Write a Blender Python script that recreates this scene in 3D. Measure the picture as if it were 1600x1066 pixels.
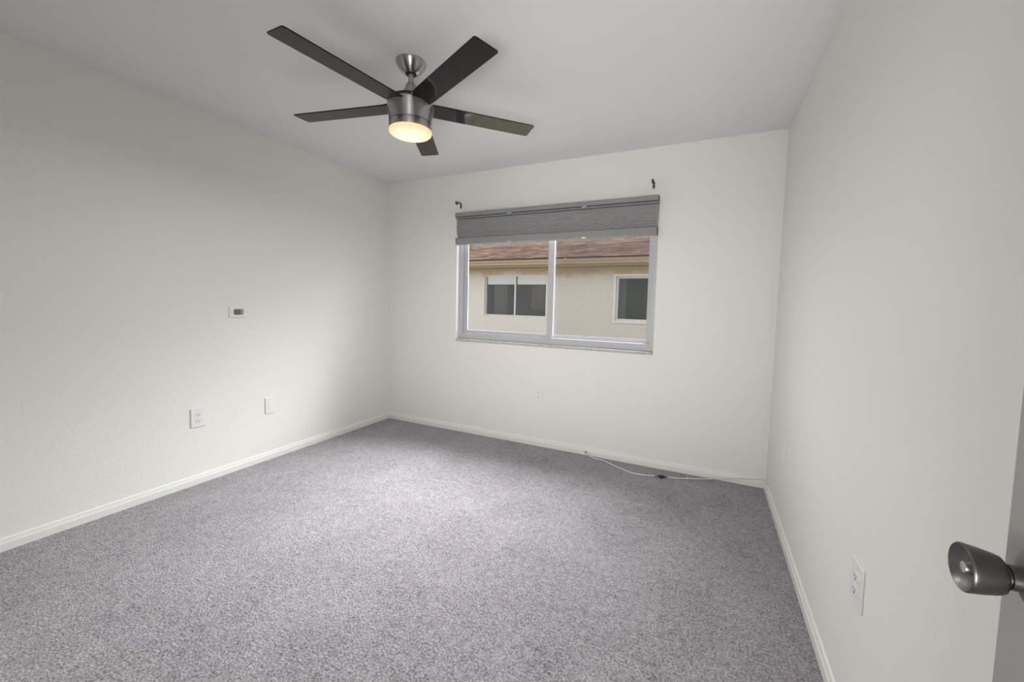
import bpy, bmesh, math, random
from mathutils import Vector, Matrix, Euler
random.seed(7)
SC = bpy.context.scene
COL = SC.collection
PI = math.pi
for _o in list(bpy.data.objects):
    bpy.data.objects.remove(_o)

# ------------------------------------------------------------------ camera
XL, XR, YB, YF, H = -3.0062, 0.4306, 3.1994, -0.16, 2.44
cam_d = bpy.data.cameras.new('camera')
cam = bpy.data.objects.new('camera', cam_d)
COL.objects.link(cam)
YAW, PITCH, ROLL = 0.442019, -0.064865, 0.023617
fw = Vector((-math.sin(YAW) * math.cos(PITCH), math.cos(YAW) * math.cos(PITCH), math.sin(PITCH)))
rt = Vector((math.cos(YAW), math.sin(YAW), 0))
up = rt.cross(fw)
r2 = rt * math.cos(ROLL) + up * math.sin(ROLL)
u2 = -rt * math.sin(ROLL) + up * math.cos(ROLL)
M = Matrix((r2, u2, -fw)).transposed().to_4x4()
M.translation = Vector((0, 0, 1.24723))
cam.matrix_world = M
cam_d.sensor_fit = 'HORIZONTAL'
cam_d.sensor_width = 36.0
cam_d.lens = 622.248 / 1600 * 36.0
cam_d.shift_x = -8.567 / 1600
cam_d.shift_y = (514.745 - 533) / 1600
cam_d.clip_start = 0.02
cam_d.clip_end = 300
SC.camera = cam

# ------------------------------------------------------------------ world, sun, lamps, exposure
SC.view_settings.view_transform = 'Standard'
SC.view_settings.look = 'None'
SC.view_settings.gamma = 1.0
SC.view_settings.use_curve_mapping = False
SC.view_settings.exposure = 0.04
W = bpy.data.worlds.new('overcast_sky')
SC.world = W
W.use_nodes = True
wn = W.node_tree
bg = wn.nodes['Background']
bg.inputs['Color'].default_value = (0.93, 0.96, 1.0, 1)
bg.inputs['Strength'].default_value = 1.55

def lamp(name, kind, loc, energy, color=(1, 1, 1), aim=None, **kw):
    l = bpy.data.lights.new(name, kind)
    l.energy = energy
    l.color = color
    for k, v in kw.items():
        setattr(l, k, v)
    o = bpy.data.objects.new(name, l)
    COL.objects.link(o)
    o.location = loc
    if aim is not None:
        d = Vector(aim) - Vector(loc)
        o.rotation_euler = d.to_track_quat('-Z', 'Y').to_euler()
    return o

# bright overcast sky over the gap between the houses, falling through the window
WC = (-1.26, 3.25, 1.40)
def sky_lamp(name, el, az, d, energy, size, spread):
    e, a = math.radians(el), math.radians(az)
    p = (WC[0] + d * math.sin(a) * math.cos(e), WC[1] + d * math.cos(a) * math.cos(e), WC[2] + d * math.sin(e))
    return lamp(name, 'AREA', p, energy, (1.0, 0.995, 0.99), aim=WC, shape='DISK', size=size, spread=math.radians(spread))
sky_lamp('sky_high', 42, 12, 5.5, 960.0, 5.0, 100)
sky_lamp('sky_low_left', 20, -42, 5.0, 34.0, 3.5, 90)
sky_lamp('sky_right', 36, 38, 5.0, 48.0, 3.0, 90)
sky_lamp('sky_low_right', 17, 57, 6.0, 21.0, 3.2, 80)
# added fill lamp behind the camera, unseen, shining through the open doorway
lamp('fill_lamp', 'AREA', (0.1, -0.9, 0.7), 19.5, (1.0, 0.99, 0.97), aim=(-1.2, 3.2, 2.4), shape='RECTANGLE', size=0.7, size_y=0.6, spread=math.radians(120))
FAN_POWER = 15.0

# ------------------------------------------------------------------ materials
MATS = {}
def mat(name, color, rough=0.5, metal=0.0, spec=0.5):
    m = bpy.data.materials.new(name)
    m.use_nodes = True
    b = m.node_tree.nodes['Principled BSDF']
    b.inputs['Base Color'].default_value = (*color, 1)
    b.inputs['Roughness'].default_value = rough
    b.inputs['Metallic'].default_value = metal
    b.inputs['Specular IOR Level'].default_value = spec
    MATS[name] = m
    return m
def N(m, t, **kw):
    n = m.node_tree.nodes.new(t)
    for k, v in kw.items():
        if k in n.inputs:
            n.inputs[k].default_value = v
        else:
            setattr(n, k, v)
    return n
def L(m, a, b):
    m.node_tree.links.new(a, b)
def bsdf(m):
    return m.node_tree.nodes['Principled BSDF']
def coords(m, scale=(1, 1, 1), world=False):
    mp = N(m, 'ShaderNodeMapping')
    mp.inputs['Scale'].default_value = scale
    if world:
        g = N(m, 'ShaderNodeNewGeometry'); L(m, g.outputs['Position'], mp.inputs['Vector'])
    else:
        t = N(m, 'ShaderNodeTexCoord'); L(m, t.outputs['Object'], mp.inputs['Vector'])
    return mp.outputs['Vector']
def bump(m, height, strength, dist):
    b = N(m, 'ShaderNodeBump')
    b.inputs['Strength'].default_value = strength
    b.inputs['Distance'].default_value = dist
    L(m, height, b.inputs['Height'])
    L(m, b.outputs['Normal'], bsdf(m).inputs['Normal'])
    return b
def ramp(m, fac, stops):
    r = N(m, 'ShaderNodeValToRGB')
    e = r.color_ramp.elements
    while len(e) < len(stops):
        e.new(0.5)
    for i, (p, c) in enumerate(stops):
        e[i].position = p
        e[i].color = (*c, 1)
    L(m, fac, r.inputs['Fac'])
    return r.outputs['Color']

def painted(name, color, bs=0.25, sc=55):
    m = mat(name, color, 0.55, 0, 0.3)
    v = coords(m, world=True)
    n = N(m, 'ShaderNodeTexNoise', Scale=sc, Detail=3.0, Roughness=0.5)
    L(m, v, n.inputs['Vector'])
    bump(m, n.outputs['Fac'], bs, 0.004)
    return m
painted('wall_paint', (0.86, 0.855, 0.825), 0.20)
painted('ceiling_paint', (0.81, 0.81, 0.82), 0.12, 40)
mat('trim_paint', (0.84, 0.84, 0.815), 0.35, 0, 0.4)
mat('door_paint_shaded', (0.33, 0.327, 0.312), 0.4, 0, 0.4)  # white door darkened, its dim light put into the paint colour
mat('vinyl', (0.53, 0.535, 0.555), 0.3, 0, 0.45)
mat('plate_plastic', (0.86, 0.86, 0.84), 0.3, 0, 0.5)
mat('slot_dark', (0.10, 0.10, 0.095), 0.6)
mat('cavity_grey', (0.16, 0.16, 0.155), 0.8)
mat('black_metal', (0.012, 0.012, 0.012), 0.4, 0.0, 0.5)
mat('black_plastic', (0.015, 0.015, 0.016), 0.45)
mat('screw_steel', (0.6, 0.6, 0.6), 0.35, 1.0)
mat('cable_white', (0.82, 0.80, 0.80), 0.4)
mat('connector_steel', (0.35, 0.35, 0.34), 0.35, 1.0)
mat('shade_rail', (0.31, 0.31, 0.315), 0.5, 0, 0.3)
m = mat('shade_fabric', (0.50, 0.50, 0.505), 0.85, 0, 0.15)
v = coords(m, world=True)
n = N(m, 'ShaderNodeTexNoise', Scale=700.0, Detail=1.0)
L(m, v, n.inputs['Vector']); bump(m, n.outputs['Fac'], 0.2, 0.001)
mat('clear_clip', (0.75, 0.76, 0.78), 0.15, 0.0, 0.6)

# brushed nickel
m = mat('brushed_nickel', (0.46, 0.455, 0.45), 0.32, 1.0)
bsdf(m).inputs['Anisotropic'].default_value = 0.85
bsdf(m).inputs['Anisotropic Rotation'].default_value = 0.25
tg = N(m, 'ShaderNodeTangent', direction_type='RADIAL', axis='Z')
L(m, tg.outputs[0], bsdf(m).inputs['Tangent'])
v = coords(m, (3, 3, 260))
n = N(m, 'ShaderNodeTexNoise', Scale=1.5, Detail=4.0)
L(m, v, n.inputs['Vector']); bump(m, n.outputs['Fac'], 0.06, 0.002)
m = mat('satin_nickel', (0.165, 0.162, 0.156), 0.38, 1.0)
v = coords(m, (40, 40, 400))
n = N(m, 'ShaderNodeTexNoise', Scale=1.0, Detail=3.0)
L(m, v, n.inputs['Vector']); bump(m, n.outputs['Fac'], 0.05, 0.001)
# glossy black blades
m = mat('black_gloss', (0.004, 0.004, 0.004), 0.05, 0.0, 0.32)
# lit opal lens
m = mat('lit_lens', (0.30, 0.28, 0.24), 0.45, 0, 0.2)
tc = N(m, 'ShaderNodeTexCoord'); sv = N(m, 'ShaderNodeVectorMath', operation='MULTIPLY'); sv.inputs[1].default_value = (9.35, 9.35, 0)
L(m, tc.outputs['Object'], sv.inputs[0]); ln = N(m, 'ShaderNodeVectorMath', operation='LENGTH'); L(m, sv.outputs[0], ln.inputs[0])
c = ramp(m, ln.outputs['Value'], [(0.0, (0.99, 0.90, 0.74)), (0.55, (0.97, 0.86, 0.65)), (0.85, (0.94, 0.75, 0.47)), (1.0, (0.90, 0.58, 0.28))])
L(m, c, bsdf(m).inputs['Emission Color'])
bsdf(m).inputs['Emission Strength'].default_value = 1.0

# carpet
m = mat('carpet', (0.3, 0.28, 0.3), 1.0, 0, 0.05)
v = coords(m, world=True)
n1 = N(m, 'ShaderNodeTexNoise', Scale=120.0, Detail=3.0, Roughness=0.65); L(m, v, n1.inputs['Vector'])
n2 = N(m, 'ShaderNodeTexNoise', Scale=34.0, Detail=2.0, Roughness=0.6, Distortion=0.6); L(m, v, n2.inputs['Vector'])
n3 = N(m, 'ShaderNodeTexNoise', Scale=3.2, Detail=3.0, Roughness=0.6, Distortion=0.8); L(m, v, n3.inputs['Vector'])
a = N(m, 'ShaderNodeMath', operation='MULTIPLY_ADD'); L(m, n2.outputs['Fac'], a.inputs[0]); a.inputs[1].default_value = 0.30
L(m, n1.outputs['Fac'], a.inputs[2])
a2 = N(m, 'ShaderNodeMath', operation='MULTIPLY_ADD'); L(m, n3.outputs['Fac'], a2.inputs[0]); a2.inputs[1].default_value = 0.16
L(m, a.outputs[0], a2.inputs[2])
n4 = N(m, 'ShaderNodeTexNoise', Scale=9.0, Detail=2.0, Roughness=0.5, Distortion=1.6); L(m, v, n4.inputs['Vector'])
rd = N(m, 'ShaderNodeMath', operation='SUBTRACT'); L(m, n4.outputs['Fac'], rd.inputs[0]); rd.inputs[1].default_value = 0.5
ab = N(m, 'ShaderNodeMath', operation='ABSOLUTE'); L(m, rd.outputs[0], ab.inputs[0])
ck = N(m, 'ShaderNodeMapRange'); L(m, ab.outputs[0], ck.inputs['Value']); ck.inputs['From Min'].default_value = 0.0; ck.inputs['From Max'].default_value = 0.022; ck.inputs['To Min'].default_value = 1.0; ck.inputs['To Max'].default_value = 0.0
n5 = N(m, 'ShaderNodeTexNoise', Scale=5.0, Detail=2.0); L(m, v, n5.inputs['Vector'])
mk = N(m, 'ShaderNodeMapRange'); L(m, n5.outputs['Fac'], mk.inputs['Value']); mk.inputs['From Min'].default_value = 0.50; mk.inputs['From Max'].default_value = 0.66
cm = N(m, 'ShaderNodeMath', operation='MULTIPLY'); L(m, ck.outputs[0], cm.inputs[0]); L(m, mk.outputs[0], cm.inputs[1])
a3 = N(m, 'ShaderNodeMath', operation='MULTIPLY_ADD'); L(m, cm.outputs[0], a3.inputs[0]); a3.inputs[1].default_value = -0.10; L(m, a2.outputs[0], a3.inputs[2])
a2 = a3
c = ramp(m, a2.outputs[0], [(0.50, (0.085, 0.079, 0.086)), (0.72, (0.325, 0.304, 0.329)), (0.95, (0.58, 0.55, 0.585))])
L(m, c, bsdf(m).inputs['Base Color'])
bump(m, a.outputs[0], 0.9, 0.012)
bsdf(m).inputs['Sheen Weight'].default_value = 0.25
bsdf(m).inputs['Sheen Roughness'].default_value = 0.5

# window glass: thin pane, part reflection, part straight through
def pane_mat(name, tint=(0.97, 0.98, 0.98)):
    m = bpy.data.materials.new(name)
    m.use_nodes = True
    nt = m.node_tree
    nt.nodes.remove(nt.nodes['Principled BSDF'])
    out = nt.nodes['Material Output']
    t = nt.nodes.new('ShaderNodeBsdfTransparent'); t.inputs['Color'].default_value = (*tint, 1)
    g = nt.nodes.new('ShaderNodeBsdfGlossy'); g.inputs['Roughness'].default_value = 0.02
    f = nt.nodes.new('ShaderNodeFresnel'); f.inputs['IOR'].default_value = 1.45
    ge = nt.nodes.new('ShaderNodeNewGeometry')
    io = nt.nodes.new('ShaderNodeMath'); io.operation = 'MULTIPLY_ADD'      # same reflectance from both faces of the thin pane
    io.inputs[1].default_value = 1 / 1.45 - 1.45; io.inputs[2].default_value = 1.45
    nt.links.new(ge.outputs['Backfacing'], io.inputs[0]); nt.links.new(io.outputs[0], f.inputs['IOR'])
    x = nt.nodes.new('ShaderNodeMixShader')
    nt.links.new(f.outputs[0], x.inputs[0]); nt.links.new(t.outputs[0], x.inputs[1]); nt.links.new(g.outputs[0], x.inputs[2])
    nt.links.new(x.outputs[0], out.inputs['Surface'])
    MATS[name] = m
pane_mat('window_glass')
# insect screen cloth: fine dark mesh, most of the light passes straight through
m = bpy.data.materials.new('screen_mesh'); m.use_nodes = True; MATS['screen_mesh'] = m
bsdf(m).inputs['Base Color'].default_value = (0.05, 0.05, 0.05, 1); bsdf(m).inputs['Roughness'].default_value = 0.8
t_ = N(m, 'ShaderNodeBsdfTransparent'); x_ = N(m, 'ShaderNodeMixShader'); x_.inputs[0].default_value = 0.24
L(m, t_.outputs[0], x_.inputs[1]); L(m, bsdf(m).outputs[0], x_.inputs[2]); L(m, x_.outputs[0], m.node_tree.nodes['Material Output'].inputs['Surface'])
pane_mat('neighbor_glass', (0.95, 0.95, 0.94))

# marble sill
m = mat('sill_marble', (0.7, 0.7, 0.69), 0.35)
v = coords(m, world=True)
n = N(m, 'ShaderNodeTexNoise', Scale=45.0, Detail=4.0, Roughness=0.7); L(m, v, n.inputs['Vector'])
c = ramp(m, n.outputs['Fac'], [(0.34, (0.30, 0.30, 0.29)), (0.45, (0.50, 0.50, 0.495)), (0.7, (0.58, 0.58, 0.575))])
L(m, c, bsdf(m).inputs['Base Color'])

# exterior
m = mat('stucco', (0.62, 0.52, 0.42), 0.95, 0, 0.1)
v = coords(m, world=True)
n = N(m, 'ShaderNodeTexNoise', Scale=14.0, Detail=5.0, Roughness=0.65); L(m, v, n.inputs['Vector'])
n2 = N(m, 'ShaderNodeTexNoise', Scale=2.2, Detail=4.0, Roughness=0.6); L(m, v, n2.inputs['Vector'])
bump(m, n.outputs['Fac'], 0.6, 0.03)
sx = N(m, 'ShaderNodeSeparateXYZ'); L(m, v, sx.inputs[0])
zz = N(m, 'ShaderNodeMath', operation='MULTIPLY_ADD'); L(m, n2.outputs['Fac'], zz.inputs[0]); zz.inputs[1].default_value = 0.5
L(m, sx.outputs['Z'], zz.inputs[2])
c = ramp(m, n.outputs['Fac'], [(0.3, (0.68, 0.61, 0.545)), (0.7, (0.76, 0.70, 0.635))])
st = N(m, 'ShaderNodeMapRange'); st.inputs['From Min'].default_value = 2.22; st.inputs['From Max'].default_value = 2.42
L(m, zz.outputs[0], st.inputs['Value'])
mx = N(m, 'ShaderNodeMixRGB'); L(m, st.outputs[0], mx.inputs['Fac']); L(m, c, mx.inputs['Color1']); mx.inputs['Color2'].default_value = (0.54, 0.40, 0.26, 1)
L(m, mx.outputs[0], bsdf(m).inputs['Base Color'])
m = mat('shingle', (0.2, 0.1, 0.07), 0.95, 0, 0.1)
v = coords(m, (1, 1, 1))
bt = N(m, 'ShaderNodeTexBrick', Scale=1.0)
bt.inputs['Brick Width'].default_value = 0.26; bt.inputs['Row Height'].default_value = 0.14; bt.inputs['Mortar Size'].default_value = 0.006
bt.inputs['Color1'].default_value = (0.40, 0.27, 0.20, 1); bt.inputs['Color2'].default_value = (0.15, 0.10, 0.085, 1); bt.inputs['Mortar'].default_value = (0.05, 0.03, 0.025, 1)
L(m, v, bt.inputs['Vector'])
n = N(m, 'ShaderNodeTexNoise', Scale=1.1, Detail=6.0, Roughness=0.7); L(m, v, n.inputs['Vector'])
c = ramp(m, n.outputs['Fac'], [(0.3, (0.55, 0.50, 0.54)), (0.5, (0.85, 0.80, 0.78)), (0.72, (1.35, 1.12, 0.92))])
mx = N(m, 'ShaderNodeMixRGB', blend_type='MULTIPLY'); mx.inputs['Fac'].default_value = 1.0
L(m, bt.outputs['Color'], mx.inputs['Color1']); L(m, c, mx.inputs['Color2'])
L(m, mx.outputs[0], bsdf(m).inputs['Base Color'])
mat('own_stucco', (0.10, 0.09, 0.075), 0.95, 0, 0.1)
mat('drip_edge', (0.045, 0.022, 0.02), 0.6)
mat('gutter_paint', (0.37, 0.29, 0.19), 0.5)
mat('fascia_paint', (0.34, 0.255, 0.165), 0.7)
mat('exterior_trim', (0.80, 0.76, 0.72), 0.5)
mat('aluminium_frame', (0.62, 0.61, 0.59), 0.4, 0.3)
mat('blind_white', (0.88, 0.88, 0.85), 0.7)
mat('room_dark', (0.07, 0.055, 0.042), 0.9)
mat('curtain_olive', (0.10, 0.085, 0.065), 0.9)
mat('curtain_green', (0.036, 0.054, 0.042), 0.9)
m = mat('grass_ground', (0.12, 0.15, 0.06), 1.0)
v = coords(m, world=True)
n = N(m, 'ShaderNodeTexNoise', Scale=9.0, Detail=6.0); L(m, v, n.inputs['Vector'])
c = ramp(m, n.outputs['Fac'], [(0.3, (0.20, 0.19, 0.13)), (0.7, (0.36, 0.33, 0.25))])
L(m, c, bsdf(m).inputs['Base Color'])

# ------------------------------------------------------------------ mesh helpers
def bx(bm, x0, x1, y0, y1, z0, z1, bev=0.0, seg=2):
    vs = [bm.verts.new((x, y, z)) for x in (x0, x1) for y in (y0, y1) for z in (z0, z1)]
    q = [(0, 1, 3, 2), (4, 6, 7, 5), (0, 4, 5, 1), (2, 3, 7, 6), (0, 2, 6, 4), (1, 5, 7, 3)]
    fs = [bm.faces.new([vs[i] for i in f]) for f in q]
    if bev > 0:
        es = list({e for f in fs for e in f.edges})
        bmesh.ops.bevel(bm, geom=es, offset=bev, segments=seg, affect='EDGES', profile=0.5)
    return bm
def lathe(bm, prof, seg=64, axis='Z', close=True):
    """prof: list of (r, h); revolved about axis."""
    rings = []
    for r, h in prof:
        ring = []
        if r < 1e-6:
            ring = [bm.verts.new((0, 0, h))]
        else:
            for i in range(seg):
                t = 2 * PI * i / seg
                ring.append(bm.verts.new((r * math.cos(t), r * math.sin(t), h)))
        rings.append(ring)
    for a, b in zip(rings, rings[1:]):
        for i in range(seg):
            j = (i + 1) % seg
            if len(a) == 1 and len(b) == 1:
                continue
            if len(a) == 1:
                bm.faces.new((a[0], b[j], b[i]))
            elif len(b) == 1:
                bm.faces.new((a[i], a[j], b[0]))
            else:
                bm.faces.new((a[i], a[j], b[j], b[i]))
    bmesh.ops.recalc_face_normals(bm, faces=bm.faces)
    return bm
def tube(bm, pts, r, seg=10, sub=8, caps=True):
    """swept tube through a Catmull-Rom curve."""
    P = [Vector(p) for p in pts]
    path = []
    for i in range(len(P) - 1):
        p0, p1, p2, p3 = P[max(i - 1, 0)], P[i], P[i + 1], P[min(i + 2, len(P) - 1)]
        for k in range(sub):
            t = k / sub
            path.append(0.5 * ((2 * p1) + (-p0 + p2) * t + (2 * p0 - 5 * p1 + 4 * p2 - p3) * t * t + (-p0 + 3 * p1 - 3 * p2 + p3) * t ** 3))
    path.append(P[-1])
    rings = []
    ref = Vector((0, 0, 1))
    for i, p in enumerate(path):
        d = (path[min(i + 1, len(path) - 1)] - path[max(i - 1, 0)]).normalized()
        if abs(d.dot(ref)) > 0.95:
            ref = Vector((1, 0, 0)) if abs(d.x) < 0.9 else Vector((0, 1, 0))
        s = d.cross(ref).normalized()
        u = s.cross(d).normalized()
        rings.append([bm.verts.new(p + r * (math.cos(2 * PI * k / seg) * s + math.sin(2 * PI * k / seg) * u)) for k in range(seg)])
    for a, b in zip(rings, rings[1:]):
        for k in range(seg):
            j = (k + 1) % seg
            bm.faces.new((a[k], a[j], b[j], b[k]))
    if caps:
        bm.faces.new(rings[0]); bm.faces.new(rings[-1])
    bmesh.ops.recalc_face_normals(bm, faces=bm.faces)
    return bm
def prism(bm, poly, axis, a, b):
    """polygon in the plane across 'axis', extruded from a to b."""
    def p3(p, h):
        if axis == 'X': return (h, p[0], p[1])
        if axis == 'Y': return (p[0], h, p[1])
        return (p[0], p[1], h)
    va = [bm.verts.new(p3(p, a)) for p in poly]
    vb = [bm.verts.new(p3(p, b)) for p in poly]
    n = len(poly)
    bm.faces.new(va); bm.faces.new(list(reversed(vb)))
    for i in range(n):
        j = (i + 1) % n
        bm.faces.new((va[i], vb[i], vb[j], va[j]))
    bmesh.ops.recalc_face_normals(bm, faces=bm.faces)
    return bm
def frame_ring(bm, x0, x1, z0, z1, y0, y1, wl, wr, wb, wt):
    """rectangular ring in the XZ plane, thickness y0..y1, member widths left/right/bottom/top; one closed solid."""
    o = [(x0, z0), (x1, z0), (x1, z1), (x0, z1)]
    i = [(x0 + wl, z0 + wb), (x1 - wr, z0 + wb), (x1 - wr, z1 - wt), (x0 + wl, z1 - wt)]
    V = {}
    for tag_, pts in (('o', o), ('i', i)):
        for k, (x, z) in enumerate(pts):
            for yy in (0, 1):
                V[tag_, k, yy] = bm.verts.new((x, (y0, y1)[yy], z))
    for k in range(4):
        j = (k + 1) % 4
        bm.faces.new((V['o', k, 0], V['o', j, 0], V['i', j, 0], V['i', k, 0]))
        bm.faces.new((V['o', k, 1], V['i', k, 1], V['i', j, 1], V['o', j, 1]))
        bm.faces.new((V['o', k, 0], V['o', k, 1], V['o', j, 1], V['o', j, 0]))
        bm.faces.new((V['i', k, 0], V['i', j, 0], V['i', j, 1], V['i', k, 1]))
    bmesh.ops.recalc_face_normals(bm, faces=bm.faces)
    return bm
def new():
    return bmesh.new()
def obj(name, bm, mname, parent=None, smooth=False, loc=None, rot=None, auto=None):
    me = bpy.data.meshes.new(name)
    if smooth:
        for f in bm.faces: f.smooth = True
        if auto is not None:
            for e in bm.edges:
                if len(e.link_faces) == 2 and e.calc_face_angle(0) > math.radians(auto):
                    e.smooth = False
    bm.to_mesh(me); bm.free()
    me.materials.append(MATS[mname])
    o = bpy.data.objects.new(name, me)
    COL.objects.link(o)
    if loc is not None: o.location = loc
    if rot is not None: o.rotation_euler = rot
    if parent is not None: o.parent = parent
    return o
def thing(name, label, cat, loc=(0, 0, 0), rot=(0, 0, 0), group=None):
    o = bpy.data.objects.new(name, None)
    o.empty_display_size = 0.05
    COL.objects.link(o)
    o.location = loc; o.rotation_euler = rot
    o['label'] = label; o['category'] = cat
    if group: o['group'] = group
    return o
def struct(name, bm=None, mname=None, label=None, cat=None, loc=None, rot=None, smooth=False, auto=None):
    if bm is None:
        o = bpy.data.objects.new(name, None); COL.objects.link(o)
        if loc is not None: o.location = loc
        if rot is not None: o.rotation_euler = rot
    else:
        o = obj(name, bm, mname, None, smooth, loc, rot, auto)
    o['kind'] = 'structure'
    if label: o['label'] = label
    if cat: o['category'] = cat
    return o

# ------------------------------------------------------------------ room shell
WT = 0.20
HY0, HX0, HX1 = -1.55, -1.6, 1.3           # hallway behind the doorway
WX0, WX1, WZ0, WZ1 = -2.168, -0.358, 0.895, 2.075      # window opening
DX0, DX1, DZ = -0.47, 0.345, 2.04          # doorway in the front wall

bm = new(); bx(bm, XL - WT, XR + WT, YF - 0.12, YB + 0.0, -0.06, 0.0)
struct('floor', bm, 'carpet', 'grey lavender cut pile carpet covering the whole bedroom floor', 'floor')
bm = new(); bx(bm, HX0, HX1, HY0, YF - 0.12, -0.06, 0.0)
struct('floor_hall', bm, 'carpet', 'grey carpet of the hallway outside the doorway', 'floor')
bm = new(); bx(bm, XL - WT - 0.3, XR + WT + 0.3, YF - 0.12, YB + WT, H, H + 0.12)
struct('ceiling', bm, 'ceiling_paint', 'smooth pale grey white flat bedroom ceiling', 'ceiling')
bm = new(); bx(bm, HX0, HX1, HY0, YF - 0.12, H, H + 0.12)
struct('ceiling_hall', bm, 'ceiling_paint', 'white ceiling of the hallway outside the doorway', 'ceiling')
bm = new(); bx(bm, XL - WT, XL, YF, YB, -0.06, H)
struct('wall_left', bm, 'wall_paint', 'long off white left wall holding three white wall plates', 'wall')
bm = new(); bx(bm, XR, XR + WT, YF, YB, -0.06, H)
struct('wall_right', bm, 'wall_paint', 'off white right wall behind the open door', 'wall')
bm = new(); frame_ring(bm, XL - WT, XR + WT, -0.2, H, YB, YB + WT, WX0 - XL + WT, XR + WT - WX1, WZ0 - 0.015 + 0.2, H - WZ1)
wb = struct('wall_back', bm, 'wall_paint', 'off white back wall with the window in it', 'wall')
wb.data.materials.append(MATS['own_stucco'])
for p in wb.data.polygons:
    if p.normal.y > 0.9: p.material_index = 1
bm = new()
poly = [(XL - WT, -0.06), (DX0, -0.06), (DX0, DZ), (DX1, DZ), (DX1, -0.06), (XR + WT, -0.06), (XR + WT, H), (XL - WT, H)]
prism(bm, poly, 'Y', YF - 0.12, YF)
struct('wall_front', bm, 'wall_paint', 'off white wall with the doorway the picture is taken from', 'wall')
bm = new(); bx(bm, HX0, HX1, HY0 - 0.1, HY0, -0.06, H)
struct('wall_hall_far', bm, 'wall_paint', 'white far wall of the hallway outside the doorway', 'wall')
bm = new(); bx(bm, HX0 - 0.1, HX0, HY0 - 0.1, YF - 0.12, -0.06, H)
struct('wall_hall_left', bm, 'wall_paint', 'white end wall at the left of the hallway', 'wall')
bm = new(); bx(bm, HX1, HX1 + 0.1, HY0 - 0.1, YF - 0.12, -0.06, H)
struct('wall_hall_right', bm, 'wall_paint', 'white end wall at the right of the hallway', 'wall')

# baseboards: moulded profile (distance from wall, height)
BP = [(0, 0), (0.0135, 0), (0.0135, 0.034), (0.0125, 0.037), (0.0105, 0.038), (0.0105, 0.0415), (0.0095, 0.0435), (0.0085, 0.046), (0.0080, 0.052), (0.0060, 0.0565), (0.003, 0.058), (0, 0.058)]
S = 1.06
BPs = [(d * 1.0, z * S) for d, z in BP]
bm = new(); prism(bm, [(YB - d, z) for d, z in BPs], 'X', XL, XR)
struct('baseboard_back', bm, 'trim_paint', 'white moulded baseboard along the foot of the back wall', 'baseboard')
bm = new(); prism(bm, [(XL + d, z) for d, z in BPs], 'Y', YF, YB - 0.0135)
struct('baseboard_left', bm, 'trim_paint', 'white moulded baseboard along the foot of the left wall', 'baseboard')
bm = new(); prism(bm, [(XR - d, z) for d, z in BPs], 'Y', YF, YB - 0.0135)
struct('baseboard_right', bm, 'trim_paint', 'white moulded baseboard along the foot of the right wall', 'baseboard')
bm = new(); prism(bm, [(YF + d, z) for d, z in BPs], 'X', XL + 0.0135, DX0 - 0.07)
struct('baseboard_front', bm, 'trim_paint', 'white moulded baseboard along the wall behind the camera', 'baseboard')
# door casing
bm = new()
poly = [(DX0 - 0.065, 0), (DX0, 0), (DX0, DZ), (DX1, DZ), (DX1, 0), (DX1 + 0.06, 0), (DX1 + 0.06, DZ + 0.065), (DX0 - 0.065, DZ + 0.065)]
prism(bm, poly, 'Y', YF, YF + 0.014)
struct('trim_1', bm, 'trim_paint', 'white casing around the doorway behind the camera', 'door trim')

# ------------------------------------------------------------------ window
win = struct('window_1', label='white vinyl sliding window with two panes under the grey shade', cat='window', loc=(0, 0, 0))
FY0, FY1 = 3.245, 3.345
bm = new()
frame_ring(bm, WX0, WX1, WZ0, WZ1, FY0, FY1, 0.036, 0.036, 0.058, 0.040)
bmesh.ops.bevel(bm, geom=list(bm.edges), offset=0.003, segments=2, affect='EDGES')
fr = obj('frame', bm, 'vinyl', win)
bm = new()   # track lip rising from the bottom of the frame
bx(bm, WX0 + 0.036, WX1 - 0.036, FY0 + 0.0505, FY0 + 0.0555, WZ0 + 0.055, WZ0 + 0.075)
obj('track', bm, 'vinyl', win)
def sash(x0, x1, y0, y1, wl, wr, wb, wt, beads):
    z0, z1 = WZ0 + 0.052, WZ1 - 0.036
    bm = new()
    frame_ring(bm, x0, x1, z0, z1, y0, y1, wl, wr, wb, wt)
    bmesh.ops.bevel(bm, geom=list(bm.edges), offset=0.0025, segments=2, affect='EDGES')
    s = obj('sash', bm, 'vinyl', win)
    b = 0.008
    bm = new()
    frame_ring(bm, x0 + wl - 0.001, x1 - wr + 0.001, z0 + wb - 0.001, z1 - wt + 0.001, y0 + 0.008, y1 - 0.006, b, b, b, b)
    obj('glazing_bead', bm, 'vinyl', s)
    bm = new()
    ym = (y0 + y1) / 2
    bx(bm, x0 + wl - 0.002, x1 - wr + 0.002, ym - 0.002, ym + 0.002, z0 + wb - 0.002, z1 - wt + 0.002)
    obj('pane', bm, 'window_glass', s)
    return s
sL = sash(WX0 + 0.036, -1.212, FY0 + 0.026, FY0 + 0.050, 0.034, 0.050, 0.028, 0.034, True)
sR = sash(-1.268, WX1 - 0.036, FY0 + 0.056, FY0 + 0.078, 0.044, 0.030, 0.026, 0.034, True)
bm = new()
vs = [bm.verts.new(p) for p in ((-1.250, FY0 + 0.092, WZ0 + 0.05), (WX1 - 0.03, FY0 + 0.092, WZ0 + 0.05), (WX1 - 0.03, FY0 + 0.092, WZ1 - 0.03), (-1.250, FY0 + 0.092, WZ1 - 0.03))]
bm.faces.new(vs)
obj('insect_screen', bm, 'screen_mesh', win)
bm = new(); bx(bm, -1.256, -1.236, FY0 + 0.087, FY0 + 0.097, WZ0 + 0.05, WZ1 - 0.03)
obj('screen_stile', bm, 'vinyl', win)
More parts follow.
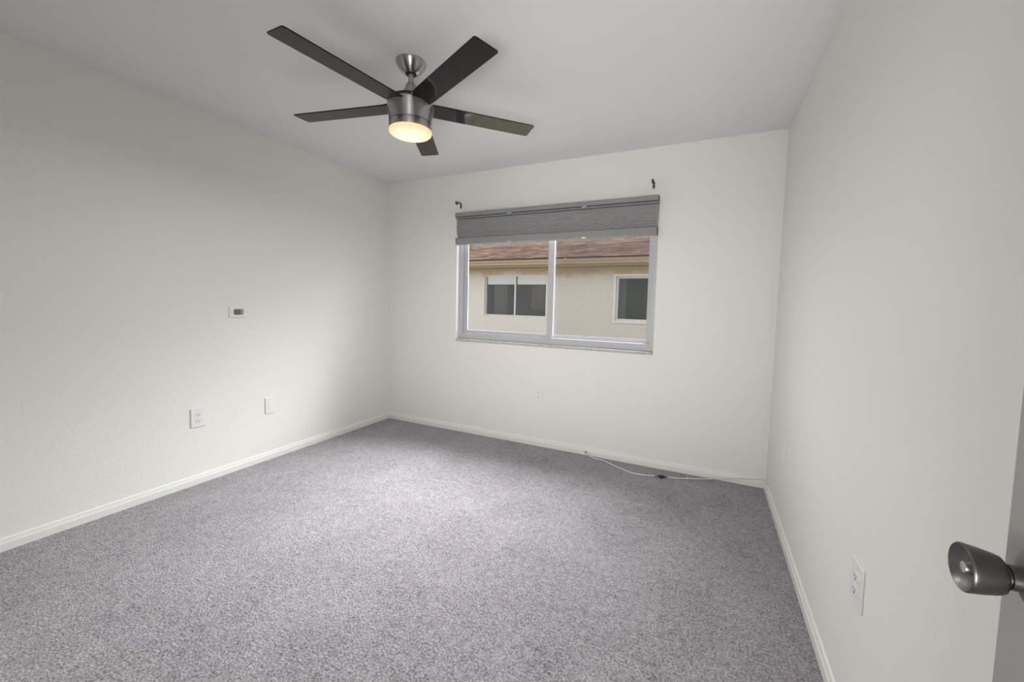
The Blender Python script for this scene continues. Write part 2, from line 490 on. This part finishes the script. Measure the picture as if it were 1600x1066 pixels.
bm = new(); bx(bm, -1.250, -1.224, FY0 + 0.016, FY0 + 0.028, 1.42, 1.50, 0.003)
obj('latch', bm, 'vinyl', sL)
bm = new(); bx(bm, WX0 - 0.004, WX1 + 0.002, YB - 0.005, FY0 + 0.05, WZ0 - 0.020, WZ0 + 0.0005, 0.003)
obj('sill', bm, 'sill_marble', win)['label'] = 'marble window sill with chipped dark caulk line'

# ------------------------------------------------------------------ cellular shade
shade = thing('cellular_shade', 'grey pleated cellular shade drawn up over the top of the window', 'window shade', (-1.252, 3.165, 2.068))
bx0, bx1 = -0.893, 0.891
bm = new()
prism(bm, [(-0.030, -0.035), (-0.0335, -0.032), (-0.0335, -0.004), (-0.030, 0.0), (0.030, 0.0), (0.030, -0.060), (-0.006, -0.060), (-0.006, -0.035)], 'X', bx0, bx1)
hr = obj('headrail', bm, 'shade_rail', shade)
bm = new(); bx(bm, bx0 - 0.0025, bx0, -0.0345, 0.030, -0.037, 0.001); obj('end_cap', bm, 'shade_rail', hr)
bm = new(); bx(bm, bx1, bx1 + 0.0025, -0.0345, 0.030, -0.037, 0.001); obj('end_cap', bm, 'black_plastic', hr)['label'] = 'dark end cap'
# lower lip of the headrail
bm = new()
prism(bm, [(-0.028, -0.0425), (-0.0315, -0.0440), (-0.0315, -0.0520), (-0.028, -0.0535), (-0.006, -0.0535), (-0.006, -0.0425)], 'X', bx0 + 0.001, bx1 - 0.001)
obj('rail_lip', bm, 'shade_rail', shade)
# pleats: front and back zigzag
nP = 12
z_top, z_bot = -0.060, -0.226
front, back = [], []
for i in range(nP):
    t0 = i / nP
    za = z_top + (z_bot - z_top) * t0
    zb = z_top + (z_bot - z_top) * (i + 0.5) / nP
    rec = 0.022 * max(0.0, (t0 - 0.5) / 0.5) ** 1.3
    front += [(-0.010 + rec, za), (-0.0265 + rec * 0.9, zb)]
front.append((0.006, z_bot))
back = [(0.024 if k % 2 == 0 else 0.030, z) for k, (_, z) in enumerate(front)]
bm = new()
rows = []
for (yf, z) in front:
    rows.append([bm.verts.new((bx0 + 0.004, yf, z)), bm.verts.new((bx1 - 0.004, yf, z))])
rb = [[bm.verts.new((bx0 + 0.004, yf, z)), bm.verts.new((bx1 - 0.004, yf, z))] for yf, z in back]
for a, b in zip(rows, rows[1:]): bm.faces.new((a[0], a[1], b[1], b[0]))
for a, b in zip(rb, rb[1:]): bm.faces.new((a[0], b[0], b[1], a[1]))
for k in range(len(rows) - 1):
    bm.faces.new((rows[k][0], rows[k + 1][0], rb[k + 1][0], rb[k][0]))
    bm.faces.new((rows[k][1], rb[k][1], rb[k + 1][1], rows[k + 1][1]))
bmesh.ops.recalc_face_normals(bm, faces=bm.faces)
obj('pleated_fabric', bm, 'shade_fabric', shade)
bm = new()
prism(bm, [(-0.008, -0.226), (-0.013, -0.230), (-0.0245, -0.275), (-0.0245, -0.283), (-0.020, -0.286), (0.022, -0.286), (0.020, -0.226)], 'X', bx0 + 0.001, bx1 - 0.002)
br = obj('bottom_rail', bm, 'shade_rail', shade)
bm = new(); bx(bm, bx1 - 0.002, bx1 + 0.001, -0.0250, 0.022, -0.287, -0.225); obj('end_cap', bm, 'black_plastic', br)['label'] = 'dark end cap'
bm = new(); bx(bm, bx0 - 0.002, bx0 + 0.001, -0.0250, 0.022, -0.287, -0.225); obj('end_cap', bm, 'shade_rail', br)
for cx in (-0.335, 0.332):
    bm = new()
    bx(bm, cx - 0.018, cx + 0.018, -0.036, -0.029, -0.0415, -0.0365, 0.0015)
    bx(bm, cx - 0.018, cx - 0.013, -0.036, -0.029, -0.046, -0.0365, 0.001)
    bx(bm, cx + 0.013, cx + 0.018, -0.036, -0.029, -0.046, -0.0365, 0.001)
    obj('mounting_clip', bm, 'clear_clip', shade)
    bm = new()
    bx(bm, cx - 0.017, cx + 0.017, -0.0285, -0.0235, -0.286, -0.280, 0.0015)
    obj('pull_tab', bm, 'clear_clip', br)

# ------------------------------------------------------------------ curtain rod brackets
def rod_bracket(x, z, label, swing):
    t = thing('curtain_rod_bracket', label, 'curtain bracket', (x, YB, z), (0, 0, swing), 'curtain rod brackets')
    bm = new(); bx(bm, -0.008, 0.008, -0.004, 0.0, -0.024, 0.022, 0.0015)
    obj('mounting_plate', bm, 'black_metal', t)
    bm = new(); tube(bm, [(0, -0.003, 0.014), (0, -0.018, 0.024), (0, -0.040, 0.021), (0, -0.058, 0.010), (0, -0.066, 0.006)], 0.0052, 10, 6)
    obj('arm', bm, 'black_metal', t, True)
    bm = new(); tube(bm, [(0, -0.062, 0.026), (0, -0.056, 0.012), (0, -0.064, 0.002), (0, -0.077, 0.002), (0, -0.084, 0.014), (0, -0.083, 0.022)], 0.0058, 10, 6)
    obj('rod_cradle', bm, 'black_metal', t, True)
    for k, zz in enumerate((0.006, -0.016)):
        bm = new(); lathe(bm, [(0, 0.0062), (0.003, 0.0058), (0.0042, 0.0036)], 14)
        obj('screw', bm, 'screw_steel', t, True, (0, 0, zz), (PI / 2, 0, 0))
    return t
rod_bracket(-2.131, 2.147, 'black metal curtain rod bracket on wall above left end of grey shade', 0.0)
rod_bracket(-0.406, 2.158, 'black metal curtain rod bracket on wall above right end of grey shade', 0.0)

# ------------------------------------------------------------------ wall plates (built facing -Y, z up, centre at origin)
def plate_bm(w, h, t=0.0065):
    bm = new()
    o = [(-w / 2, -h / 2), (w / 2, -h / 2), (w / 2, h / 2), (-w / 2, h / 2)]
    bx(bm, -w / 2, w / 2, -t, 0, -h / 2, h / 2, 0.0022, 3)
    return bm
def screw(parent, x, z, y=-0.0066):
    bm = new()
    lathe(bm, [(0, 0.0016), (0.0020, 0.0014), (0.0034, 0.0)], 16)
    s = obj('screw', bm, 'plate_plastic', parent, True, (x, y, z), (PI / 2, 0, 0))
    return s
def outlet(label, loc, rz, w, h, decora=False):
    t = thing('power_outlet', label, 'wall outlet', loc, (0, 0, rz), 'duplex wall outlets')
    obj('cover_plate', plate_bm(w, h), 'plate_plastic', t)
    for s in (1, -1):
        zc = s * 0.0195
        bm = new()
        prof = []
        for i in range(28):
            a = 2 * PI * i / 28
            prof.append((0.0172 * math.cos(a), max(-0.0125, min(0.0125, 0.0172 * math.sin(a)))))
        prism(bm, prof, 'Y', -0.0092, -0.004)
        f = obj('receptacle', bm, 'plate_plastic', t, False, (0, 0, zc))
        for dx, hh in ((-0.0063, 0.0040), (0.0063, 0.0034)):
            bm = new(); bx(bm, dx - 0.0012, dx + 0.0012, -0.0097, -0.0085, 0.0022 - hh, 0.0022 + hh)
            obj('slot', bm, 'slot_dark', f)
        bm = new(); lathe(bm, [(0.0027, -0.0006), (0.0027, 0.0006), (0, 0.0006)], 16)
        obj('ground_hole', bm, 'slot_dark', f, True, (0, -0.0093, -0.0072), (PI / 2, 0, 0))
    screw(t, 0, 0)
    return t
LW = PI / 2      # plate on the left wall looks to +X
RW = -PI / 2     # plate on the right wall looks to -X
outlet('white duplex power outlet low on left wall, nearer the camera than the blank plate', (XL, 1.4420, 0.4455), LW, 0.084, 0.126)
outlet('small white duplex power outlet on back wall below the window', (-1.2935, YB, 0.4535), 0.0, 0.073, 0.118)
outlet('white duplex power outlet on right wall between window wall and open door', (XR, 1.4095, 0.4695), RW, 0.084, 0.126)

def blank_plate(label, loc, rz, w, h):
    t = thing('blank_wall_plate', label, 'wall plate', loc, (0, 0, rz))
    obj('cover_plate', plate_bm(w, h), 'plate_plastic', t)
    bm = new(); bx(bm, -0.0165, 0.0165, -0.0085, -0.004, -0.0335, 0.0335, 0.0012)
    obj('blank_insert', bm, 'plate_plastic', t)
    screw(t, 0, h / 2 - 0.011); screw(t, 0, -h / 2 + 0.011)
    return t
blank_plate('white blank wall plate with rectangular insert, low on left wall toward the corner', (XL, 1.9235, 0.4195), LW, 0.076, 0.124)
blank_plate('white blank wall plate seen edge on at far end of right wall', (XR, 2.610, 0.458), RW, 0.070, 0.116)

# cable pass-through plate, landscape, on the left wall
t = thing('cable_pass_plate', 'white landscape cable plate with dark rectangular opening, high on left wall', 'wall plate', (XL, 1.7065, 1.1405), (0, 0, LW))
bm = new()
frame_ring(bm, -0.0595, 0.0595, -0.0385, 0.0385, -0.0075, 0.0, 0.0275, 0.0275, 0.018, 0.0185)
bmesh.ops.bevel(bm, geom=[e for e in bm.edges], offset=0.0015, segments=2, affect='EDGES')
obj('cover_plate', bm, 'plate_plastic', t)
bm = new(); bx(bm, -0.0335, 0.0335, -0.0022, -0.0006, -0.0215, 0.0215)
cv = obj('opening', bm, 'cavity_grey', t); cv['label'] = 'dark grey opening'
bm = new(); bx(bm, 0.016, 0.0325, -0.0034, -0.0020, -0.019, 0.020, 0.0005)
obj('flap', bm, 'connector_steel', cv)
for x in (-0.0455, 0.0455):
    bm = new(); lathe(bm, [(0, 0.0015), (0.0018, 0.0013), (0.0032, 0.0)], 16)
    obj('screw', bm, 'connector_steel', t, True, (x, -0.0073, 0), (PI / 2, 0, 0))

# ------------------------------------------------------------------ coaxial cable on the carpet
cab = thing('coaxial_cable', 'white coaxial cable with black coupler lying along the back baseboard', 'cable', (-0.245, 3.02, 0.0))
def rel(pts):
    return [(x + 0.245, y - 3.02, z) for x, y, z in pts]
R_ = 0.0036
bm = new()
tube(bm, rel([(-0.838, 3.175, 0.020), (-0.815, 3.160, 0.012), (-0.7587, 3.1345, 0.0065), (-0.7076, 3.1345, 0.0065), (-0.650, 3.103, 0.006), (-0.5898, 3.0665, 0.006),
              (-0.520, 3.026, 0.006), (-0.4556, 2.9985, 0.006), (-0.405, 2.993, 0.006), (-0.3635, 2.9960, 0.006), (-0.318, 3.006, 0.008), (-0.285, 3.0135, 0.010)]), R_, 10, 8)
obj('cord', bm, 'cable_white', cab, True)
bm = new()
tube(bm, rel([(-0.197, 3.034, 0.010), (-0.165, 3.046, 0.007), (-0.1135, 3.068, 0.006), (-0.0635, 3.091, 0.006), (0.010, 3.124, 0.006), (0.0838, 3.157, 0.009), (0.14, 3.174, 0.020),
              (0.22, 3.179, 0.036), (0.32, 3.186, 0.053), (0.39, 3.186, 0.0635), (0.417, 3.178, 0.0660), (0.4235, 3.150, 0.0660), (0.4240, 3.09, 0.0660)]), R_, 10, 8)
obj('cord', bm, 'cable_white', cab, True)
d = Vector((-0.197 + 0.285, 3.034 - 3.0135, 0)).normalized()
ang = math.atan2(d.y, d.x)
bm = new()
lathe(bm, [(0, -0.024), (0.0075, -0.024), (0.0082, -0.021), (0.0082, -0.004), (0.0100, -0.002), (0.0100, 0.010), (0.0078, 0.012), (0.0078, 0.026), (0, 0.026)], 6)
cp = obj('coupler', bm, 'black_plastic', cab, False, (0.004, 0.004, 0.0105), Euler((0, PI / 2, ang)))
bm = new(); bx(bm, -0.006, 0.010, -0.019, 0.018, -0.007, 0.009, 0.002)
obj('clamp', bm, 'black_plastic', cp)
for s, hh in ((-1, -0.036), (1, 0.034)):
    bm = new(); lathe(bm, [(0, hh - 0.010), (0.0055, hh - 0.010), (0.0058, hh + 0.008), (0, hh + 0.008)], 6)
    obj('connector_nut', bm, 'connector_steel', cp)
bm = new(); lathe(bm, [(0.0035, -0.004), (0.0068, -0.004), (0.0068, 0.004), (0.0035, 0.004)], 14)
obj('cable_tie', bm, 'cable_white', cab, True, (-0.066 + 0.245, 3.090 - 3.02, 0.0065), (0, PI / 2, math.atan2(0.033, 0.073)))
bm = new(); bx(bm, -0.0015 - 0.0, 0.0015, -0.001, 0.001, 0.006, 0.018)
obj('tie_tail', bm, 'cable_white', cab, False, (-0.066 + 0.245, 3.090 - 3.02, 0.0065))
bm = new(); lathe(bm, [(0, -0.012), (0.0075, -0.012), (0.0075, 0.0), (0.0050, 0.001), (0.0050, 0.016), (0, 0.016)], 12)
obj('wall_jack', bm, 'connector_steel', cab, True, (-0.849 + 0.245, 3.176 - 3.02, 0.0285), (PI / 2 * 0.75, 0, 0.55))

# ------------------------------------------------------------------ ceiling fan
FX, FY = -1.3996, 1.6363
fan = thing('ceiling_fan', 'brushed nickel ceiling fan with five glossy black blades and lit round lamp', 'ceiling fan', (FX, FY, H))
bm = new(); lathe(bm, [(0, 0), (0.074, 0), (0.0745, -0.004), (0.0715, -0.012), (0.0645, -0.025), (0.054, -0.039), (0.0425, -0.050), (0.034, -0.057), (0.0285, -0.0585), (0.0265, -0.057), (0.026, -0.044)], 72)
cn = obj('canopy', bm, 'brushed_nickel', fan, True, auto=40)
bm = new(); lathe(bm, [(0.026, -0.042), (0.023, -0.053), (0.017, -0.060), (0.0135, -0.061)], 40)
obj('hanger_ball', bm, 'black_plastic', cn, True)
bm = new(); lathe(bm, [(0.0135, -0.045), (0.0135, -0.130)], 32)
obj('downrod', bm, 'brushed_nickel', fan, True)
bm = new(); lathe(bm, [(0.0135, -0.103), (0.021, -0.105), (0.0245, -0.112), (0.030, -0.128), (0.038, -0.150), (0.042, -0.168), (0.050, -0.178), (0.05, -0.184)], 48)
obj('coupling_cover', bm, 'brushed_nickel', fan, True, auto=50)
bm = new(); lathe(bm, [(0, -0.178), (0.088, -0.178), (0.098, -0.184), (0.098, -0.222), (0, -0.222)], 64)
obj('motor_core', bm, 'black_plastic', fan, True, auto=40)
bm = new(); lathe(bm, [(0.099, -0.2075), (0.1135, -0.2060), (0.1155, -0.2085), (0.1155, -0.214), (0.1125, -0.240), (0.1085, -0.268), (0.1055, -0.292), (0.1050, -0.2975), (0.098, -0.2975)], 96)
mh = obj('motor_housing', bm, 'brushed_nickel', fan, True, auto=40)
bm = new(); lathe(bm, [(0.098, -0.2965), (0.1030, -0.2965), (0.1030, -0.3010), (0.098, -0.3010)], 96)
obj('seam', bm, 'black_plastic', mh, True, auto=40)
bm = new(); lathe(bm, [(0.098, -0.3005), (0.1055, -0.3005), (0.1062, -0.303), (0.1064, -0.330), (0.1058, -0.334), (0.100, -0.334)], 96)
obj('light_ring', bm, 'brushed_nickel', fan, True, auto=40)
bm = new(); lathe(bm, [(0.1055, -0.3335), (0.1062, -0.338), (0.1040, -0.346), (0.0960, -0.3535), (0.080, -0.3585), (0.055, -0.3615), (0.028, -0.363), (0, -0.3633)], 96)
lens = obj('lamp_lens', bm, 'lit_lens', fan, True)
lens['label'] = 'lit warm white lens'
lamp('fan_bulb', 'AREA', (FX, FY, H - 0.3645), FAN_POWER, (1.0, 0.98, 0.95), shape='DISK', size=0.15)
# blades
PITCHB, WB, R0, R1 = -0.1057, 0.1156, 0.088, 0.660
def blade_bm():
    bm = new()
    hw = WB / 2
    def outline(shrink):
        w = hw - shrink; r1 = R1 - shrink; r0 = R0
        rc = 0.012
        pts = [(r0, -w * 0.93)]
        pts += [(r0 + 0.04, -w)]
        for cxy, a0 in (((r1 - rc, -w + rc), -PI / 2), ((r1 - rc, w - rc), 0.0)):
            for k in range(7):
                a = a0 + (PI / 2) * k / 6
                pts.append((cxy[0] + rc * math.cos(a), cxy[1] + rc * math.sin(a)))
        pts += [(r0 + 0.04, w), (r0, w * 0.93)]
        return pts
    th = 0.003
    lay = [(outline(0.0015), -th), (outline(0.0), -th + 0.0015), (outline(0.0), th - 0.0015), (outline(0.0015), th)]
    rings = [[bm.verts.new((x, y, z)) for x, y in pts] for pts, z in lay]
    n = len(rings[0])
    for a, b in zip(rings, rings[1:]):
        for i in range(n):
            j = (i + 1) % n
            bm.faces.new((a[i], a[j], b[j], b[i]))
    bm.faces.new(list(reversed(rings[0]))); bm.faces.new(rings[-1])
    bmesh.ops.recalc_face_normals(bm, faces=bm.faces)
    return bm
for k in range(5):
    a = math.radians(-96.605 + 72 * k)
    b = obj('blade', blade_bm(), 'black_gloss', fan, False, (0, 0, 2.2245 - H), Matrix.Rotation(a, 4, 'Z').to_euler())
    b.rotation_euler = (Matrix.Rotation(a, 3, 'Z') @ Matrix.Rotation(PITCHB, 3, 'X')).to_euler()
    bm = new()
    prism(bm, [(0.080, -0.030), (0.122, -0.040), (0.150, -0.030), (0.155, 0.0), (0.150, 0.030), (0.122, 0.040), (0.080, 0.030)], 'Z', 0.0025, 0.012)
    obj('blade_iron', bm, 'black_plastic', b)

# ------------------------------------------------------------------ open door at the right edge
DFX = 0.3225                       # visible face of the door
DE = 0.6392                        # free edge
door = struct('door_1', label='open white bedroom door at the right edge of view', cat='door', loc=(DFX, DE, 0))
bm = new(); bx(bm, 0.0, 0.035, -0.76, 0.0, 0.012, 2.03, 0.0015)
obj('slab', bm, 'door_paint_shaded', door)
KZ, KY = 0.9735, -0.0547
def knob(side, name='door_knob'):
    # lathe about Z then turned so that it points along -X (side -1) or +X (side 1)
    rot = (0, -PI / 2, 0) if side < 0 else (0, PI / 2, 0)
    x = 0.0 if side < 0 else 0.035
    kn = obj(name, lathe(new(), [(0.0125, 0.003), (0.0125, 0.0245), (0.0105, 0.0250), (0.0105, 0.0285), (0.0165, 0.0290), (0.0190, 0.0305), (0.0205, 0.0345), (0.0217, 0.040), (0.0230, 0.045), (0.0245, 0.0545), (0.0250, 0.0575),
                                       (0.0248, 0.0592), (0.0238, 0.0602), (0.0228, 0.0596), (0.0205, 0.0570), (0.0150, 0.0535), (0.0090, 0.0518), (0.0062, 0.0515)] if side < 0 else
                              [(0.013, 0.003), (0.013, 0.012), (0.0185, 0.016), (0.0215, 0.026), (0.021, 0.040), (0.015, 0.045), (0, 0.046)], 64),
             'satin_nickel', door, True, (x, KY, KZ), rot, auto=45)
    obj('rosette', lathe(new(), [(0.0325, 0.0), (0.0325, 0.002), (0.0300, 0.0055), (0.0235, 0.0085), (0.0165, 0.0095), (0.0130, 0.0095)], 64), 'satin_nickel', kn, True, auto=50)
    if side < 0:
        obj('lock_button', lathe(new(), [(0.0062, 0.0500), (0.0062, 0.0565), (0.0056, 0.0580), (0.0034, 0.0586), (0, 0.0588)], 32), 'screw_steel', kn, True, auto=50)
    return kn
knob(-1)['label'] = 'satin nickel tulip shaped knob'
knob(1)
bm = new(); bx(bm, 0.006, 0.029, -0.001, 0.0008, KZ - 0.028, KZ + 0.028)
lp = obj('latch_plate', bm, 'satin_nickel', door)
bm = new(); bx(bm, 0.012, 0.023, 0.0, 0.010, KZ - 0.008, KZ + 0.008, 0.002)
obj('latch_bolt', bm, 'satin_nickel', lp)
for hz in (0.25, 1.05, 1.82):
    bm = new(); lathe(bm, [(0, -0.045), (0.006, -0.045), (0.006, 0.045), (0, 0.045)], 16)
    obj('hinge', bm, 'satin_nickel', door, True, (0.041, -0.757, hz), auto=40)

# ------------------------------------------------------------------ outside: ground and the neighbour's house
bm = new(); bx(bm, -40, 40, YB + WT, 60, -0.5, -0.22)
struct('ground', bm, 'grass_ground', 'dry grass strip between the two houses', 'ground')
NY = 10.5
house = thing('neighbor_house', 'cream stucco house with brown shingle roof seen through the window', 'house', (-3.6, NY, -0.22))
def hp(x, y, z):
    return (x + 3.6, y - NY, z + 0.22)
HX_0, HX_1 = -16.0, 10.0
W1 = (-6.105, -4.09, 0.86, 2.075)      # first window opening
W2 = (-2.165, -0.60, 0.855, 2.015)     # second window opening
def wall_with_holes(bm, x0, x1, z0, z1, y0, y1, holes):
    xs = sorted({x0, x1, *[h[0] for h in holes], *[h[1] for h in holes]})
    zs = sorted({z0, z1, *[h[2] for h in holes], *[h[3] for h in holes]})
    def solid(i, j):
        if i < 0 or j < 0 or i >= len(xs) - 1 or j >= len(zs) - 1: return False
        cx, cz = (xs[i] + xs[i + 1]) / 2, (zs[j] + zs[j + 1]) / 2
        return not any(h[0] < cx < h[1] and h[2] < cz < h[3] for h in holes)
    V = {}
    def v(i, j, k):
        if (i, j, k) not in V:
            V[i, j, k] = bm.verts.new(hp(xs[i], (y0, y1)[k], zs[j]))
        return V[i, j, k]
    for i in range(len(xs) - 1):
        for j in range(len(zs) - 1):
            if not solid(i, j): continue
            for k in (0, 1):
                bm.faces.new((v(i, j, k), v(i + 1, j, k), v(i + 1, j + 1, k), v(i, j + 1, k)))
            for di, dj, e in ((-1, 0, ((i, j), (i, j + 1))), (1, 0, ((i + 1, j), (i + 1, j + 1))), (0, -1, ((i, j), (i + 1, j))), (0, 1, ((i, j + 1), (i + 1, j + 1)))):
                if not solid(i + di, j + dj):
                    (a, b), (c2, d2) = e
                    bm.faces.new((v(a, b, 0), v(c2, d2, 0), v(c2, d2, 1), v(a, b, 1)))
    bmesh.ops.recalc_face_normals(bm, faces=bm.faces)
bm = new()
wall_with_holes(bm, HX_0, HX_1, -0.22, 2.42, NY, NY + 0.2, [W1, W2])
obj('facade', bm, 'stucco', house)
bm = new()
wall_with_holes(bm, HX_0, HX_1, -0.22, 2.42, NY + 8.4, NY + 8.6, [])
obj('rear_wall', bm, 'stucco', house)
EY = 9.93
SL = math.tan(math.radians(17.5))
RZ = 2.475
ridge_y = NY + 4.3
rz_top = RZ + (ridge_y - EY) * SL
bm = new()
ovx = 0.4
back_y = NY + 9.1
poly = [hp(0, EY, RZ)[1:], hp(0, ridge_y, rz_top)[1:], hp(0, back_y, RZ)[1:], hp(0, back_y, RZ - 0.06)[1:], hp(0, ridge_y, rz_top - 0.14)[1:], hp(0, EY, RZ - 0.03)[1:]]
# the roof is a mesh of its own in a frame where x,y lie on the slope, so that the shingle courses run level
ro = bpy.data.objects.new('roof', None)
def slope(name, y0, z0, y1, z1):
    ln = math.hypot(y1 - y0, z1 - z0)
    bm = new()
    bx(bm, HX_0 - ovx, HX_1 + ovx, 0, ln, -0.03, 0.0)
    # raised butt edges of each course
    o = obj(name, bm, 'shingle', house, False, hp(0, y0, z0))
    o.rotation_euler = (math.atan2(z1 - z0, abs(y1 - y0)), 0, 0 if y1 > y0 else PI)
    o.location = hp(0 if y1 > y0 else HX_0 + HX_1, y0, z0)
    return o
bpy.data.objects.remove(ro)
slope('roof_slope', EY, RZ, ridge_y, rz_top)
slope('roof_slope', back_y, RZ, ridge_y, rz_top)
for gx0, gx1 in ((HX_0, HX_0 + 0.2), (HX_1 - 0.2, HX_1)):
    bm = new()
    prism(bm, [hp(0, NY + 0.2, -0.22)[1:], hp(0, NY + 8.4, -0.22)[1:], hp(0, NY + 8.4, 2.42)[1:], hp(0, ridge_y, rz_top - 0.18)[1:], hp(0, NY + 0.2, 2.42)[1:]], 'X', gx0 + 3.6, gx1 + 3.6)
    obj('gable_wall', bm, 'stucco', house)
bm = new(); prism(bm, [hp(0, EY - 0.03, RZ - 0.012)[1:], hp(0, EY + 0.05, RZ + 0.0)[1:], hp(0, EY + 0.05, RZ - 0.055)[1:], hp(0, EY - 0.03, RZ - 0.072)[1:]], 'X', HX_0 - ovx + 3.6, HX_1 + ovx + 3.6)
obj('drip_edge', bm, 'drip_edge', house)
# gutter: K profile, thin shell
gz = RZ - 0.055
gprof = [(0.0, 0.0), (-0.012, 0.0), (-0.014, -0.012), (-0.004, -0.020), (0.004, -0.050), (0.020, -0.070), (0.030, -0.100), (0.034, -0.125), (0.105, -0.125), (0.105, 0.005), (0.099, 0.005), (0.099, -0.118), (0.040, -0.118), (0.010, -0.048), (0.002, -0.02)]
bm = new(); prism(bm, [hp(0, EY - 0.085 + a_, gz + b_)[1:] for a_, b_ in gprof], 'X', HX_0 - ovx + 3.6, HX_1 + ovx + 3.6)
gt = obj('gutter', bm, 'gutter_paint', house)
for gx in (-6.9, -3.35, 0.2):
    bm = new(); bx(bm, *(hp(gx, 0, 0)[0] + s for s in (-0.012, 0.012)), hp(0, EY - 0.10, 0)[1], hp(0, EY + 0.02, 0)[1], hp(0, 0, gz - 0.005)[2], hp(0, 0, gz + 0.012)[2])
    obj('gutter_hanger', bm, 'exterior_trim', gt)
bm = new(); prism(bm, [hp(0, EY + 0.02, RZ - 0.06)[1:], hp(0, EY + 0.045, RZ - 0.06)[1:], hp(0, EY + 0.045, RZ - 0.235)[1:], hp(0, EY + 0.02, RZ - 0.235)[1:]], 'X', HX_0 - ovx + 3.6, HX_1 + ovx + 3.6)
obj('fascia', bm, 'fascia_paint', house)
bm = new(); bx(bm, *(x + 3.6 for x in (HX_0, HX_1)), hp(0, EY + 0.045, 0)[1], hp(0, NY, 0)[1], hp(0, 0, 2.262)[2], hp(0, 0, 2.28)[2])
obj('soffit', bm, 'fascia_paint', house)
def nwindow(x0, x1, z0, z1, fwid, depth, mname, mull, shade_h, cname, label, proud):
    w = obj('window', frame_ring(new(), hp(x0, 0, 0)[0] + 0.002, hp(x1, 0, 0)[0] - 0.002, hp(0, 0, z0)[2] + 0.002, hp(0, 0, z1)[2] - 0.002, depth - proud, depth + 0.06, fwid, fwid, fwid, fwid), mname, house)
    w['label'] = label
    ym = depth + 0.03
    a_, b_, c_, d_ = hp(x0, 0, 0)[0] + fwid, hp(x1, 0, 0)[0] - fwid, hp(0, 0, z0)[2] + fwid, hp(0, 0, z1)[2] - fwid
    if mull:
        obj('sash', bx(new(), (a_ + b_) / 2 - 0.022, (a_ + b_) / 2 + 0.022, depth - 0.005, depth + 0.055, c_, d_), mname, w)
    obj('pane', bx(new(), a_, b_, ym - 0.003, ym + 0.003, c_, d_), 'neighbor_glass', w)
    if shade_h:
        for q in ((a_, (a_ + b_) / 2 - 0.03), ((a_ + b_) / 2 + 0.03, b_)):
            bm = new()
            n = 5
            for i in range(n):
                bx(bm, q[0] + 0.02, q[1] - 0.01, ym + 0.012 - 0.003 * (i % 2), ym + 0.03, d_ - shade_h * (i + 1) / n, d_ - shade_h * i / n - 0.004)
            obj('blind', bm, 'blind_white', w)
    # room behind the glass
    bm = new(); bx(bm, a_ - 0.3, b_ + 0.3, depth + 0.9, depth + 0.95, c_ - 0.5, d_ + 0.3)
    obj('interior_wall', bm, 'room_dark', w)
    return w, (a_, b_, c_, d_, ym)
w1, q1 = nwindow(*W1, 0.040, 0.05, 'aluminium_frame', True, 0.23, 'room_dark', 'two pane window with white blinds', 0.0)
w2, q2 = nwindow(*W2, 0.050, 0.08, 'exterior_trim', False, 0, 'room_dark', 'single pane window with dark green glass', 0.0)
# raised stucco surround of the second window
sx0, sx1, sz0, sz1 = W2[0] - 0.06, W2[1] + 0.06, W2[2] - 0.055, W2[3] + 0.055
obj('surround', frame_ring(new(), hp(sx0, 0, 0)[0], hp(sx1, 0, 0)[0], hp(0, 0, sz0)[2], hp(0, 0, sz1)[2], -0.025, 0.0, 0.065, 0.065, 0.06, 0.06), 'exterior_trim', w2)
def drape(name, x0, x1, z0, z1, y, mname, parent, folds, amp=0.02):
    bm = new()
    n = folds * 8
    rows = []
    for i in range(n + 1):
        x = x0 + (x1 - x0) * i / n
        yy = y + amp * math.sin(2 * PI * i / 8)
        rows.append((bm.verts.new((x, yy, z0)), bm.verts.new((x, yy, z1)), bm.verts.new((x, yy + 0.006, z0)), bm.verts.new((x, yy + 0.006, z1))))
    for a, b in zip(rows, rows[1:]):
        bm.faces.new((a[0], b[0], b[1], a[1])); bm.faces.new((a[2], a[3], b[3], b[2]))
        bm.faces.new((a[0], a[2], b[2], b[0])); bm.faces.new((a[1], b[1], b[3], a[3]))
    bmesh.ops.recalc_face_normals(bm, faces=bm.faces)
    obj(name, bm, mname, parent, True)
drape('curtain', q1[0] + 0.18, q1[0] + 0.62, q1[2] - 0.1, q1[3] + 0.05, q1[4] + 0.14, 'curtain_olive', w1, 4)
drape('curtain', q1[0] + 1.42, q1[1] + 0.05, q1[2] + 0.2, q1[3] + 0.05, q1[4] + 0.14, 'curtain_olive', w1, 4)
drape('curtain', q2[0] - 0.05, q2[1] + 0.05, q2[2] - 0.1, q2[3] + 0.05, q2[4] + 0.12, 'curtain_green', w2, 9, 0.004)
